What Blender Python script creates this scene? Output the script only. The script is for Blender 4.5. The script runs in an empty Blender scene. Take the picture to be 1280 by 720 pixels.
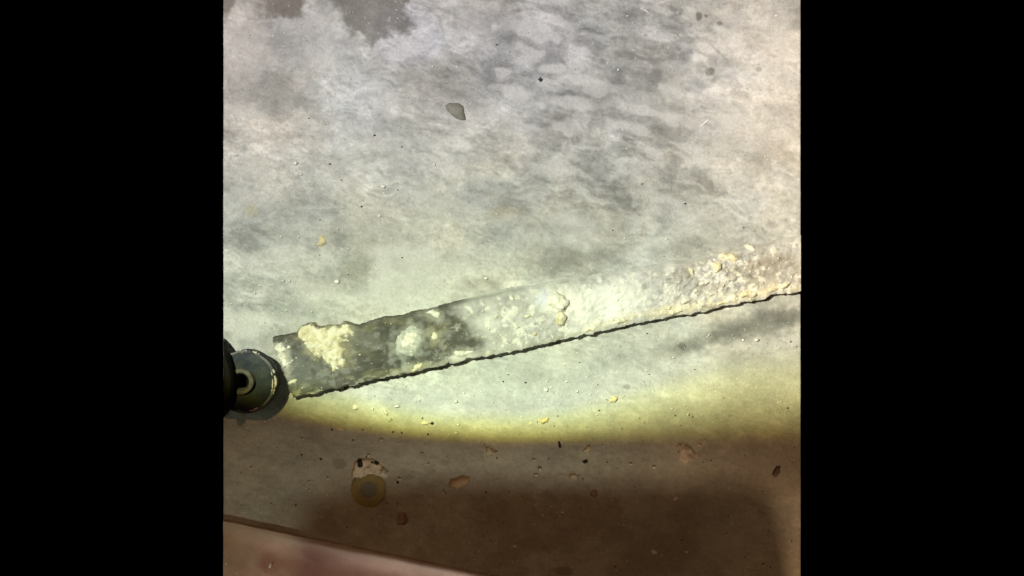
import bpy, bmesh, math, random
import numpy as np

random.seed(7)
SC = bpy.context.scene
COL = SC.collection

# ---------------------------------------------------------------- units
# One plan unit is 0.6 mm of floor; plan x runs right, plan y runs towards the
# camera holder, heights use the same unit.  F() turns a plan point into metres.
S = 0.0006
CAM_H = 1250.0


def F(x, y, h=0.0):
    return ((x - 640.0) * S, (360.0 - y) * S, h * S)


def under(x, y, h):
    """plan position of a point at height h seen over floor point (x, y)"""
    k = (CAM_H - h) / CAM_H
    return 640.0 + (x - 640.0) * k, 360.0 + (y - 360.0) * k


# ---------------------------------------------------------------- camera
cd = bpy.data.cameras.new('camera')
cam = bpy.data.objects.new('camera', cd)
COL.objects.link(cam)
cam.location = (0, 0, CAM_H * S)
cam.rotation_euler = (0, 0, 0)
cd.sensor_width = 36.0
cd.lens = 36.0 * CAM_H / 1280.0
cd.clip_start = 0.01
cd.clip_end = 50
cd.dof.use_dof = True
cd.dof.focus_distance = CAM_H * S - 0.004
cd.dof.aperture_fstop = 11.0
SC.camera = cam

# ---------------------------------------------------------------- world: an unlit room
wd = bpy.data.worlds.new('World')
SC.world = wd
wd.use_nodes = True
wd.node_tree.nodes['Background'].inputs[0].default_value = (0, 0, 0, 1)
wd.node_tree.nodes['Background'].inputs[1].default_value = 0.0

SC.view_settings.view_transform = 'Standard'
SC.view_settings.look = 'None'
SC.view_settings.exposure = 0.0
SC.view_settings.gamma = 1.0
SC.view_settings.use_curve_mapping = False


# ---------------------------------------------------------------- lamps
class NT:
    """small helper that writes math node chains"""

    def __init__(self, nt):
        self.nt = nt

    def put(self, sock, v):
        if isinstance(v, (int, float)):
            sock.default_value = v
        else:
            self.nt.links.new(v, sock)

    def m(self, op, a, b=0.0, c=0.0, clamp=False):
        n = self.nt.nodes.new('ShaderNodeMath')
        n.operation = op
        n.use_clamp = clamp
        self.put(n.inputs[0], a)
        self.put(n.inputs[1], b)
        self.put(n.inputs[2], c)
        return n.outputs[0]

    def add(self, a, b): return self.m('ADD', a, b)
    def sub(self, a, b): return self.m('SUBTRACT', a, b)
    def mul(self, a, b): return self.m('MULTIPLY', a, b)
    def div(self, a, b): return self.m('DIVIDE', a, b)

    def step(self, x, lo, hi, o0=0.0, o1=1.0):
        n = self.nt.nodes.new('ShaderNodeMapRange')
        n.interpolation_type = 'SMOOTHSTEP'
        self.put(n.inputs['Value'], x)
        self.put(n.inputs['From Min'], lo)
        self.put(n.inputs['From Max'], hi)
        n.inputs['To Min'].default_value = o0
        n.inputs['To Max'].default_value = o1
        return n.outputs['Result']

    def bell(self, x, c, w):
        t = self.div(self.sub(x, c), w)
        return self.m('POWER', 2.71828, self.mul(self.mul(t, t), -1.0))


def lamp(name, x, y, h, watts, radius):
    ld = bpy.data.lights.new(name, 'POINT')
    ld.energy = watts
    ld.shadow_soft_size = radius
    o = bpy.data.objects.new(name, ld)
    COL.objects.link(o)
    o.location = F(x, y, h)
    ld.use_nodes = True
    nt = ld.node_tree
    nt.nodes.clear()
    k = NT(nt)
    out = nt.nodes.new('ShaderNodeOutputLight')
    em = nt.nodes.new('ShaderNodeEmission')
    nt.links.new(em.outputs[0], out.inputs[0])
    g = nt.nodes.new('ShaderNodeNewGeometry')
    s = nt.nodes.new('ShaderNodeSeparateXYZ')
    nt.links.new(g.outputs['Incoming'], s.inputs[0])
    # where a ray of this direction lands, in plan units
    X = k.add(k.mul(k.div(s.outputs[0], s.outputs[2]), -h), x)
    Y = k.add(k.mul(k.div(s.outputs[1], s.outputs[2]), h), y)
    c = k.m('ABSOLUTE', s.outputs[2])
    flat = k.m('POWER', k.m('MAXIMUM', c, 0.2), -3.0)   # reflector: even throw across the floor
    return nt, k, em, X, Y, flat


def rgb(nt, k, em, r, g, b, strength):
    cb = nt.nodes.new('ShaderNodeCombineColor')
    for i, v in enumerate((r, g, b)):
        k.put(cb.inputs[i], v)
    nt.links.new(cb.outputs[0], em.inputs['Color'])
    k.put(em.inputs['Strength'], strength)


def build_torch():
    """hand torch up and to the left of the lens; its beam has a hard lower rim with a yellow fringe"""
    nt, k, em, X, Y, flat = lamp('torch', 200, 120, 1200, 24.0, 0.0022)
    left = k.m('MAXIMUM', k.sub(655.0, X), 0.0)
    yend = k.sub(556.0, k.div(k.mul(left, left), 2900.0))
    soft = k.add(k.step(X, 640.0, 990.0, 32.0, 96.0), k.step(X, 560.0, 360.0, 0.0, 12.0))
    def rim(off, kk):
        return k.step(Y, k.sub(k.add(yend, off), k.mul(soft, kk)), k.add(yend, off), 1.0, 0.0)
    eR, eG, eB = rim(3.5, 1.08), rim(2.0, 1.08), rim(-3, 1.4)
    core = k.mul(k.bell(X, 560.0, 460.0), k.bell(Y, 450.0, 200.0))
    hot = k.mul(k.bell(X, 720.0, 150.0), k.bell(Y, 385.0, 75.0))
    right = k.mul(k.step(X, 760.0, 1010.0), k.step(Y, 640.0, 300.0, 0.55, 1.0))
    lefttop = k.mul(k.step(X, 460.0, 280.0), k.step(Y, 330.0, 60.0))
    under_strip = k.mul(k.step(Y, 420.0, 500.0), k.step(X, 330.0, 520.0))    # reflector ring
    inten = k.add(k.add(k.add(0.93, k.mul(core, 0.22)), k.mul(hot, 0.12)), k.add(k.mul(right, 0.32), k.mul(under_strip, 0.30)))
    lilac = k.mul(k.bell(X, 620.0, 200.0), k.step(Y, 260.0, 20.0))
    R = k.add(k.add(1.0, k.mul(core, -0.03)), k.add(k.mul(right, 0.14), k.mul(lefttop, 0.06)))
    G = k.add(k.add(0.998, k.mul(core, 0.125)), k.add(k.mul(right, 0.01), k.mul(lefttop, 0.0)))
    B = k.add(k.add(1.0, k.mul(core, -0.20)), k.add(k.mul(right, -0.12), k.add(k.mul(lefttop, -0.02), k.mul(lilac, 0.075))))
    rgb(nt, k, em, k.mul(R, eR), k.mul(G, eG), k.mul(B, eB), k.mul(inten, flat))


def build_work_lamp():
    """dim warm lamp standing on the near side"""
    nt, k, em, X, Y, flat = lamp('work_lamp', 900, 1500, 1000, 2.45, 0.04)
    left = k.m('MAXIMUM', k.sub(655.0, X), 0.0)
    yend = k.sub(556.0, k.div(k.mul(left, left), 2900.0))
    up = k.step(Y, k.sub(yend, 18.0), k.add(yend, 9.0))
    warm = k.step(X, 700.0, 1000.0)
    mid = k.add(0.75, k.mul(k.bell(X, 650.0, 230.0), 0.95))
    up = k.mul(up, mid)
    rgb(nt, k, em, k.add(1.0, k.mul(warm, 0.75)), k.add(0.96, k.mul(warm, 0.10)), k.add(0.66, k.mul(warm, -0.12)),
        k.mul(up, flat))


def build_fill_lamp():
    nt, k, em, X, Y, flat = lamp('fill_lamp', 0, -500, 3300, 23.0, 0.03)  # unseen fill lamp, added to lift the shadows with a dim warm tone
    rgb(nt, k, em, 1.0, 0.54, 0.26, 1.0)


def build_rail_fill_lamp():
    """low lamp at the near left, raking over the rail's top"""
    nt, k, em, X, Y, flat = lamp('rail_fill_lamp', -600, 1500, 250, 38.0, 0.0004)  # added fill for the rail alone, no real source
    f = k.sub(Y, k.add(651.0, k.mul(k.sub(X, 280.0), 0.209)))
    on = k.mul(k.step(f, -34.0, -29.0), k.step(X, 300.0, 460.0))
    rgb(nt, k, em, 1.0, 0.87, 0.76, k.mul(on, k.step(X, 420.0, 610.0, 0.75, 2.5)))


build_torch()
build_work_lamp()
build_fill_lamp()
build_rail_fill_lamp()


# ---------------------------------------------------------------- numeric noise
def _hash(ix, iy, seed):
    n = (ix.astype(np.int64) * 374761393 + iy.astype(np.int64) * 668265263 + seed * 974711) & 0xffffffff
    n = ((n ^ (n >> 13)) * 1274126177) & 0xffffffff
    n = (n ^ (n >> 16)) & 0xffffffff
    return n / 4294967295.0


def vnoise(x, y, seed=0):
    ix, iy = np.floor(x), np.floor(y)
    fx, fy = x - ix, y - iy
    fx = fx * fx * fx * (fx * (fx * 6 - 15) + 10)
    fy = fy * fy * fy * (fy * (fy * 6 - 15) + 10)
    a, b = _hash(ix, iy, seed), _hash(ix + 1, iy, seed)
    c, d = _hash(ix, iy + 1, seed), _hash(ix + 1, iy + 1, seed)
    return (a + (b - a) * fx) * (1 - fy) + (c + (d - c) * fx) * fy


def fbm(x, y, scale, octv=4, seed=0, gain=0.5):
    t = 0.0
    a = 1.0
    n = 0.0
    x = x / scale
    y = y / scale
    for i in range(octv):
        t = t + a * vnoise(x, y, seed + i * 17)
        n += a
        a *= gain
        x, y = x * 2.03 + 13.1, y * 2.03 + 7.7
    return t / n


def sst(x, a, b):
    t = np.clip((x - a) / (b - a), 0, 1)
    return t * t * (3 - 2 * t)


def lerp(c, d, w):
    return c + (np.array(d)[None, :] - c) * w[:, None]


def blob(x, y, cx, cy, rx, ry, ang=0.0, soft=0.35, warp=0.35, wscale=22, seed=1):
    a = math.radians(ang)
    dx, dy = x - cx, y - cy
    u = (dx * math.cos(a) + dy * math.sin(a)) / rx
    v = (-dx * math.sin(a) + dy * math.cos(a)) / ry
    r = np.sqrt(u * u + v * v) + (fbm(x, y, wscale, 3, seed) - 0.5) * 2 * warp
    return 1 - sst(r, 1 - soft, 1 + soft)


def poly_sd(x, y, poly):
    """signed distance to a polygon, positive inside"""
    P = np.array(poly, float)
    Q = np.roll(P, -1, axis=0)
    d = np.full(x.shape, 1e9)
    ins = np.zeros(x.shape, bool)
    for (ax, ay), (bx, by) in zip(P, Q):
        ex, ey = bx - ax, by - ay
        t = np.clip(((x - ax) * ex + (y - ay) * ey) / (ex * ex + ey * ey + 1e-9), 0, 1)
        d = np.minimum(d, np.hypot(x - ax - t * ex, y - ay - t * ey))
        if abs(ey) > 1e-9:
            c = ((ay > y) != (by > y)) & (x < ex * (y - ay) / ey + ax)
            ins ^= c
    return np.where(ins, d, -d)


# ---------------------------------------------------------------- materials
def mat(name, col=None, rough=0.6, var=0.15, nscale=600.0, bump=0.15, bscale=1500.0, bdist=0.0004,
        attr=None, metal=0.0, col2=None, cscale=150.0, spec=0.4):
    m = bpy.data.materials.new(name)
    m.use_nodes = True
    nt = m.node_tree
    bs = nt.nodes['Principled BSDF']
    bs.inputs['Roughness'].default_value = rough
    bs.inputs['Metallic'].default_value = metal
    bs.inputs['Specular IOR Level'].default_value = spec
    k = NT(nt)
    tc = nt.nodes.new('ShaderNodeTexCoord')
    co = tc.outputs['Object']

    def noise(scale, detail=5.0, rg=0.55):
        n = nt.nodes.new('ShaderNodeTexNoise')
        nt.links.new(co, n.inputs['Vector'])
        n.inputs['Scale'].default_value = scale
        n.inputs['Detail'].default_value = detail
        n.inputs['Roughness'].default_value = rg
        return n.outputs['Fac']

    if attr:
        a = nt.nodes.new('ShaderNodeAttribute')
        a.attribute_name = attr
        base = a.outputs['Color']
    elif col2 is not None:
        mx = nt.nodes.new('ShaderNodeMix')
        mx.data_type = 'RGBA'
        nt.links.new(k.step(noise(cscale), 0.38, 0.62), mx.inputs[0])
        mx.inputs[6].default_value = (*col, 1)
        mx.inputs[7].default_value = (*col2, 1)
        base = mx.outputs[2]
    else:
        r = nt.nodes.new('ShaderNodeRGB')
        r.outputs[0].default_value = (*col, 1)
        base = r.outputs[0]
    f = k.add(k.mul(k.sub(noise(nscale, 6.0, 0.65), 0.5), var * 4.0), 1.0)
    vm = nt.nodes.new('ShaderNodeVectorMath')
    vm.operation = 'SCALE'
    nt.links.new(base, vm.inputs[0])
    nt.links.new(f, vm.inputs['Scale'])
    nt.links.new(vm.outputs[0], bs.inputs['Base Color'])
    if bump:
        b = nt.nodes.new('ShaderNodeBump')
        b.inputs['Strength'].default_value = bump
        b.inputs['Distance'].default_value = bdist
        nt.links.new(noise(bscale, 5.0, 0.6), b.inputs['Height'])
        nt.links.new(b.outputs[0], bs.inputs['Normal'])
    rn = k.add(k.mul(k.sub(noise(nscale * 0.3), 0.5), 0.35), rough)
    nt.links.new(rn, bs.inputs['Roughness'])
    return m


# ---------------------------------------------------------------- mesh helpers
def link(name, me, m, parent=None, smooth=True):
    o = bpy.data.objects.new(name, me)
    COL.objects.link(o)
    if m:
        me.materials.append(m)
    if smooth:
        me.polygons.foreach_set('use_smooth', [True] * len(me.polygons))
    if parent:
        o.parent = parent
        o.matrix_parent_inverse.identity()
        o.location = (0, 0, 0)
    return o


def tag(o, label=None, cat=None, group=None, kind=None):
    if label: o['label'] = label
    if cat: o['category'] = cat
    if group: o['group'] = group
    if kind: o['kind'] = kind
    return o


def empty(name):
    o = bpy.data.objects.new(name, None)
    o.empty_display_size = 0.01
    COL.objects.link(o)
    return o


def quads(nx, ny):
    i = np.arange(ny - 1)[:, None] * nx + np.arange(nx - 1)[None, :]
    i = i.ravel()
    return np.stack([i, i + nx, i + nx + 1, i + 1], 1)


def mesh_np(name, co, faces):
    me = bpy.data.meshes.new(name)
    n = len(co)
    me.vertices.add(n)
    me.vertices.foreach_set('co', np.asarray(co, np.float32).ravel())
    nf, w = faces.shape
    me.loops.add(nf * w)
    me.loops.foreach_set('vertex_index', faces.astype(np.int32).ravel())
    me.polygons.add(nf)
    me.polygons.foreach_set('loop_start', np.arange(nf, dtype=np.int32) * w)
    me.polygons.foreach_set('loop_total', np.full(nf, w, np.int32))
    me.update()
    me.validate()
    return me


def set_col(me, name, c):
    a = me.color_attributes.new(name, 'FLOAT_COLOR', 'POINT')
    d = np.ones((len(c), 4), np.float32)
    d[:, :3] = np.clip(c, 0.004, 0.95)
    a.data.foreach_set('color', d.ravel())


def metres(x, y, z):
    return np.stack([(x - 640.0) * S, (360.0 - y) * S, z * S], 1)


# ---------------------------------------------------------------- floor
def floor_colour(x, y):
    wx = x + (fbm(x, y, 60, 4, 3) - 0.5) * 70
    wy = y + (fbm(x, y, 60, 4, 9) - 0.5) * 50
    c = np.tile(np.array([[0.358, 0.360, 0.338]]), (len(x), 1))
    # broad clouding
    n1 = fbm(wx, wy * 1.25, 120, 5, 21)
    c *= (0.80 + 0.40 * sst(n1, 0.28, 0.74))[:, None]
    n2 = fbm(wx * 0.9, wy * 1.4, 42, 4, 31)
    c *= (0.87 + 0.26 * sst(n2, 0.3, 0.7))[:, None]
    # bluish and brownish drifts in the cement
    t = fbm(wx, wy, 90, 3, 41)
    c = c * (1 + (t[:, None] - 0.5) * np.array([[-0.10, -0.01, 0.12]]))
    t = fbm(wx, wy, 30, 3, 47)
    c = c * (1 + (t[:, None] - 0.5) * np.array([[0.05, 0.02, -0.05]]))
    # fine mottling
    c *= (0.91 + 0.18 * fbm(x, y, 9, 4, 55, .75))[:, None]
    c *= (0.90 + 0.20 * fbm(x * .7, y * 1.3, 22, 3, 57, .7))[:, None]
    # patchy skin of the cement: crisp-edged scuffs a few millimetres wide
    q = fbm(x + (fbm(x, y, 8, 3, 161) - .5) * 14, (y + (fbm(x, y, 8, 3, 163) - .5) * 14) * 1.3, 17, 4, 165, .62)
    c *= (1 + 0.10 * sst(q, .53, .60) - 0.09 * sst(q, .46, .39))[:, None]
    q = fbm(x, y * 1.5, 6.5, 3, 167, .6)
    c *= (1 + 0.08 * sst(q, .58, .66) - 0.10 * sst(q, .40, .30))[:, None]
    t = fbm(wx, wy, 14, 3, 171)
    c = c * (1 + (t[:, None] - 0.5) * np.array([[0.05, 0.0, -0.03]]))

    def dark(k, w):
        nonlocal c
        c = c * (1 - (1 - np.array(k)[None, :]) * w[:, None])

    def light(w, col=(0.50, 0.50, 0.475)):
        nonlocal c
        c = lerp(c, col, w)

    # trowel marks: short flat strokes, falling slightly to the right
    a = math.radians(13)
    u = (x * math.cos(a) + y * math.sin(a)) + (fbm(x, y, 30, 3, 61) - 0.5) * 26
    v = (-x * math.sin(a) + y * math.cos(a)) + (fbm(x, y, 24, 3, 67) - 0.5) * 16
    region = blob(x, y, 775, 135, 200, 150, 20, 0.5, 0.25, 90, 5)
    st = vnoise(u / 30, v / 11, 71) * 0.6 + vnoise(u / 17 + 5, v / 7.5 + 3, 73) * 0.4
    light(sst(st, 0.55, 0.64) * region * 0.62)
    dark((0.74, 0.745, 0.75), sst(st, 0.46, 0.26) * region)
    dark((0.79, 0.795, 0.80), sst(fbm(u, v * 1.7, 60, 3, 79), 0.47, 0.64) * region * 0.8)
    # weaker marks over the rest of the slab
    st2 = vnoise(u / 46, v / 15, 83)
    light(sst(st2, 0.60, 0.85) * (1 - region) * 0.22)

    # fine streaks of the float, everywhere
    st3 = vnoise(u / 13, v / 3.6, 87) * .6 + vnoise(u / 6 + 2, v / 2.2, 89) * .4
    c *= (1 + (.16 * sst(st3, .55, .75) - .17 * sst(st3, .45, .22)) * (.35 + .65 * sst(fbm(x, y, 60, 3, 88), .4, .6)))[:, None]
    # listed pale smears
    for cx, cy, rx, ry, ang, w in (
            (657, 74, 15, 8, 4, .6), (692, 85, 20, 6, -4, .7), (720, 82, 10, 8, 60, .5), (648, 116, 18, 9, 8, .6),
            (712, 128, 32, 8, 6, .6), (802, 138, 16, 6, 6, .75), (776, 157, 17, 7, 0, .75), (800, 163, 13, 6, 6, .65),
            (710, 159, 20, 10, 4, .5), (838, 148, 14, 7, 8, .5), (912, 151, 14, 10, 0, .4), (507, 64, 34, 8, -14, .6),
            (474, 112, 16, 9, 40, .35), (400, 75, 26, 12, 0, .3), (520, 330, 62, 22, 8, .55), (510, 365, 58, 24, -6, .55),
            (475, 345, 14, 34, 0, .45), (334, 321, 42, 10, -10, .45), (398, 362, 38, 16, 4, .35), (302, 402, 34, 18, 6, .7),
            (345, 398, 46, 8, 2, .4), (330, 250, 46, 10, 12, .3), (585, 200, 42, 9, -6, .3), (560, 180, 30, 8, 10, .35),
            (580, 260, 50, 14, 0, .2), (720, 290, 30, 20, 30, .3), (870, 272, 60, 22, 30, .25), (930, 160, 60, 40, 0, .25),
            (960, 70, 60, 60, 0, .25), (690, 215, 34, 10, 14, .3), (300, 60, 30, 50, 0, .3), (400, 30, 24, 12, 0, .3)):
        light(blob(x, y, cx, cy, rx, ry, ang, .34, .42, 14, int(cx)) * w)
    # listed dark smears
    for cx, cy, rx, ry, ang, k in (
            (790, 83, 46, 30, 30, .62), (852, 128, 22, 12, 0, .72), (675, 142, 22, 7, 8, .75), (750, 127, 24, 8, 10, .75),
            (787, 176, 9, 3.5, 25, .5), (806, 174, 9, 3, 0, .7), (888, 89, 6, 5, -30, .5), (899, 29, 5, 3.5, 0, .45),
            (874, 20, 4, 5, 0, .4), (883, 20, 2.5, 2.5, 0, .5), (949, 86, 5, 3, 0, .6), (846, 6, 9, 16, 0, .62), (636, 22, 14, 34, 0, .70),
            (745, 20, 40, 22, 10, .8), (900, 66, 14, 2.2, 42, .6), (877, 84, 6, 8, 0, .7), (939, 208, 15, 16, 0, .76),
            (778, 189, 26, 11, 20, .68), (749, 213, 14, 20, 40, .7), (781, 251, 9, 16, -20, .72), (740, 195, 15, 8, 20, .75),
            (838, 236, 40, 12, 10, .85), (890, 262, 30, 22, 60, .86), (357, 262, 52, 15, -6, .74), (316, 296, 54, 9, -4, .70),
            (444, 333, 18, 26, 10, .72), (440, 296, 40, 12, 0, .84), (410, 345, 34, 8, -8, .78), (342, 386, 60, 10, 2, .76),
            (300, 352, 26, 14, 0, .82), (634, 262, 26, 11, -10, .72), (560, 270, 22, 10, 10, .86), (600, 205, 40, 12, 4, .78),
            (600, 232, 46, 9, 6, .8), (518, 166, 46, 18, 8, .80), (507, 128, 9, 24, 0, .8), (345, 112, 32, 9, 24, .78),
            (372, 128, 26, 9, 6, .8), (449, 84, 30, 11, 30, .78), (520, 95, 36, 10, -20, .8), (398, 200, 70, 12, -4, .9),
            (480, 200, 34, 15, 12, .8), (660, 330, 44, 18, 6, .84), (745, 318, 40, 10, -16, .76), (690, 300, 20, 32, 0, .84),
            (880, 300, 60, 10, -10, .82), (952, 406, 48, 16, -12, .50), (905, 418, 36, 13, -10, .58), (868, 430, 28, 9, -16, .60),
            (838, 438, 22, 9, -6, .76), (853, 433, 5, 4.5, 0, .55), (790, 446, 30, 9, -6, .8), (757, 458, 6, 6, 0, .74),
            (774, 444, 3, 3, 0, .6), (740, 459, 4, 4, 0, .7), (805, 460, 9, 6, 0, .8), (878, 440, 8, 6, 0, .75),
            (784, 484, 4, 2.8, 0, .45), (668, 465, 13, 12, 0, .8), (640, 510, 30, 14, 10, .88), (985, 395, 20, 12, 0, .7)):
        k = k + (1 - k) * (.34 if cy < 395 and rx > 8 else 0)
        dark((k, k * 1.01, k * 1.0), blob(x, y, cx, cy, rx, ry, ang, .55 if rx > 20 else .32, .55, 13, int(cx + cy)))
    # sharp vertical edge of an old patch
    dark((.84, .85, .84), sst(x, 462, 457) * sst(x, 400, 440) * sst(y, 312, 326) * sst(y, 372, 360))
    # old brown liquid stain at the far side, with the faint tide line of a round foot
    sd = poly_sd(x + (fbm(x, y, 11, 5, 91, .65) - .5) * 22, y + (fbm(x, y, 11, 5, 93, .65) - .5) * 22,
                 [(406, -40), (410, 0), (426, 15), (427, 34), (441, 40), (455, 47), (462, 58), (470, 58), (478, 47), (490, 38),
                  (501, 46), (511, 43), (517, 28), (508, 10), (560, -40)])
    w = sst(sd + (fbm(x, y, 5, 3, 97) - .5) * 8, -5, 7)
    c = lerp(c, (0.125, 0.118, 0.098), w * (.72 + .25 * fbm(x, y, 20, 3, 95)))
    for cx, cy, rx, ry in ((352, 0, 32, 18), (284, 6, 9, 12), (362, 8, 16, 12)):
        c = lerp(c, (0.13, 0.12, 0.105), blob(x, y, cx, cy, rx, ry, 0, .35, .6, 10, 4) * .85)
    r = np.hypot((x - 508) / 1.05, y - 45)
    ring = np.exp(-((r - 44) / 2.2) ** 2) * sst(x, 498, 520) * sst(y, 62, 44)
    dark((.72, .73, .74), ring * fbm(x, y, 12, 3, 99) * 1.6)
    dark((.90, .90, .96), (1 - sst(r, 38, 44)) * .9)
    # round oily spots and other discolourations of the cement
    c = lerp(c, (0.12, 0.115, 0.09), blob(x, y, 424, 580, 7.5, 6.5, 0, .2, .25, 6, 2) * .75)
    c = lerp(c, (0.10, 0.09, 0.075), blob(x, y, 705, 714, 12, 6, 10, .25, .3, 8, 2) * .8)
    c = lerp(c, (0.33, 0.30, 0.17), blob(x, y, 315, 264, 8, 7, 0, .5, .3, 8, 2) * .45)
    c = lerp(c, (0.36, 0.31, 0.21), blob(x, y, 628, 266, 22, 9, -8, .6, .4, 8, 2) * .35)
    # smoother paler ground on the near side of the strip
    near = sst(y - (505 - (x - 365) * 0.21), -10, 20)
    c = lerp(c, (0.40, 0.405, 0.385), near * 0.42 * (1 - .9 * blob(x, y, 930, 412, 110, 34, -12, .4, .3, 30, 8)))
    # grime towards the rail: brown dust in blotches
    g = sst(fbm(wx, wy, 50, 4, 111), 0.42, 0.68) * sst(y, 560, 640)
    c = lerp(c, (0.24, 0.20, 0.155), g * 0.35)
    # hairline scratches and fine sandy pores
    for sx_, sy_, ln, an in ((560, 300, 60, -8), (330, 220, 40, 14), (700, 480, 46, -70), (690, 500, 30, -60), (880, 180, 50, 30), (450, 150, 36, 70),
                             (820, 300, 44, -20), (640, 470, 34, 20), (760, 500, 30, 35), (960, 300, 40, 60), (400, 260, 44, -3), (590, 160, 30, 40)):
        a_ = math.radians(an)
        u_ = (x - sx_) * math.cos(a_) + (y - sy_) * math.sin(a_)
        v_ = -(x - sx_) * math.sin(a_) + (y - sy_) * math.cos(a_) + (fbm(x, y, 20, 2, 141) - .5) * 9
        light(np.exp(-(v_ / .8) ** 2) * sst(np.abs(u_), ln * .5, ln * .3) * .30, (.55, .55, .52))
    c *= (1 - .22 * sst(vnoise(x / 1.7, y / 1.7, 143), .80, .95) * sst(fbm(x, y, 35, 3, 145), .44, .58))[:, None]
    # pin pricks and pits
    p = vnoise(x / 2.6, y / 2.6, 121)
    dark((.72, .72, .70), sst(p, .90, .97) * sst(fbm(x, y, 50, 2, 125), .45, .6))
    light(sst(vnoise(x / 2.4 + 9, y / 2.4, 127), .93, .985) * sst(fbm(x, y, 60, 2, 129), .42, .6) * .55, (.6, .6, .56))
    return c


def build_floor():
    xs = np.linspace(279, 1001, 560)
    ys = np.concatenate([np.linspace(-60, -6, 20)[:-1], np.linspace(-6, 728, 566), np.linspace(728, 850, 40)[1:]])
    gx, gy = np.meshgrid(xs, ys)
    x, y = gx.ravel(), gy.ravel()
    z = (fbm(x, y, 70, 3, 201) - .5) * 1.6 + (fbm(x, y, 9, 3, 207) - .5) * 0.55
    z -= z.max()
    # the slab: worn top, plain sides and underside
    nx, ny = len(xs), len(ys)
    idx = np.arange(nx * ny).reshape(ny, nx)
    rim = np.concatenate([idx[0, :-1], idx[:-1, -1], idx[-1, :0:-1], idx[:0:-1, 0]])
    nv = nx * ny
    bx, by = x[rim], y[rim]
    wall = np.stack([rim, np.roll(rim, -1), nv + np.roll(np.arange(len(rim)), -1), nv + np.arange(len(rim))], 1)
    co = np.concatenate([metres(x, y, z), metres(bx, by, np.full(len(rim), -45.0))])
    me = mesh_np('floor', co, np.concatenate([quads(nx, ny), wall]))
    set_col(me, 'cement', np.concatenate([floor_colour(x, y), np.full((len(rim), 3), .3)]))
    o = link('floor', me, mat('cement_floor', attr='cement', rough=0.62, var=0.16, nscale=520, bump=0.40, bscale=1700,
                              bdist=0.0003, spec=0.3))
    tag(o, 'worn stained grey cement floor with trowel marks', None, None, 'structure')


build_floor()

# ---------------------------------------------------------------- heightfield lumps (mortar crust, chips, crumbs)
def lump(name, poly, h, m, parent=None, base=0.0, seed=0, step=1.0, edge=5.0, rough=0.35, nsc=7.0, warp=3.0, wsc=7.0):
    P = np.array(poly, float)
    cx, cy = P.mean(0)
    x0, y0 = P.min(0) - warp - 2
    x1, y1 = P.max(0) + warp + 2
    xs, ys = np.arange(x0, x1, step), np.arange(y0, y1, step)
    gx, gy = np.meshgrid(xs, ys)
    x, y = gx.ravel(), gy.ravel()
    sd = poly_sd(x + (fbm(x, y, wsc, 3, seed + 1) - .5) * 2 * warp, y + (fbm(x, y, wsc, 3, seed + 5) - .5) * 2 * warp, poly)
    z = h * (1 - np.exp(-np.maximum(sd, 0) / edge)) * (1 - rough + 2 * rough * fbm(x, y, nsc, 4, seed + 9))
    keep = sd > 0
    zb = base(x, y) if callable(base) else np.full(x.shape, float(base))
    z = np.where(keep, zb + z + 0.15, zb - 0.9)
    q = quads(len(xs), len(ys))
    q = q[keep[q].any(1)]
    used = np.unique(q)
    remap = np.full(len(x), -1)
    remap[used] = np.arange(len(used))
    q = remap[q]
    # underside, so the piece is a closed solid
    n = len(used)
    top = np.stack([x[used], y[used], z[used]], 1)
    bot = top.copy()
    bot[:, 2] = zb[used] - 1.2
    e = np.concatenate([q[:, [0, 1]], q[:, [1, 2]], q[:, [2, 3]], q[:, [3, 0]]])
    key = e[:, 0] * (n + 1) + e[:, 1]
    rev = e[:, 1] * (n + 1) + e[:, 0]
    bd = e[~np.isin(key, rev)]
    wall = np.stack([bd[:, 1], bd[:, 0], bd[:, 0] + n, bd[:, 1] + n], 1)
    allv = np.concatenate([top, bot])
    faces = np.concatenate([q, q[:, ::-1] + n, wall])
    if parent is None:
        ox, oy = cx, cy
    else:
        ox, oy = 640.0, 360.0
    co = np.stack([(allv[:, 0] - ox) * S, (oy - allv[:, 1]) * S, allv[:, 2] * S], 1)
    o = link(name, mesh_np(name, co, faces), m, parent)
    if parent is None:
        o.location = F(ox, oy, 0)
    return o


def ellipse(cx, cy, rx, ry, ang=0, n=14, jit=0.0, seed=0):
    r = random.Random(seed)
    a = math.radians(ang)
    out = []
    for i in range(n):
        t = 2 * math.pi * i / n
        k = 1 + r.uniform(-jit, jit)
        u, v = rx * math.cos(t) * k, ry * math.sin(t) * k
        out.append((cx + u * math.cos(a) - v * math.sin(a), cy + u * math.sin(a) + v * math.cos(a)))
    return out


# ---------------------------------------------------------------- the crusted strip lying across the floor
TOPE = [(330, 424), (340, 423), (371, 416), (376, 407), (392, 403), (394, 407), (398, 408), (425, 405), (429, 400), (446, 406),
        (456, 404), (470, 399), (500, 393), (545, 383), (582, 375), (640, 362), (700, 353), (760, 342), (850, 327), (900, 316),
        (960, 304), (1000, 296), (1320, 236)]
BOTE = [(330, 504), (365, 497), (400, 490), (440, 482), (452, 479), (466, 474), (490, 472), (520, 465), (545, 460), (570, 453),
        (600, 447), (650, 437), (700, 426), (760, 413), (800, 404), (830, 399), (855, 394), (880, 390), (910, 383), (940, 377),
        (970, 369), (1000, 364), (1320, 300)]
LEFT = [(340, 338.0), (422, 341.0), (440, 344), (455, 349), (470, 355), (485, 361), (498, 366), (510, 368)]
BH = 16.0                                                    # thickness, plan units


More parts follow.
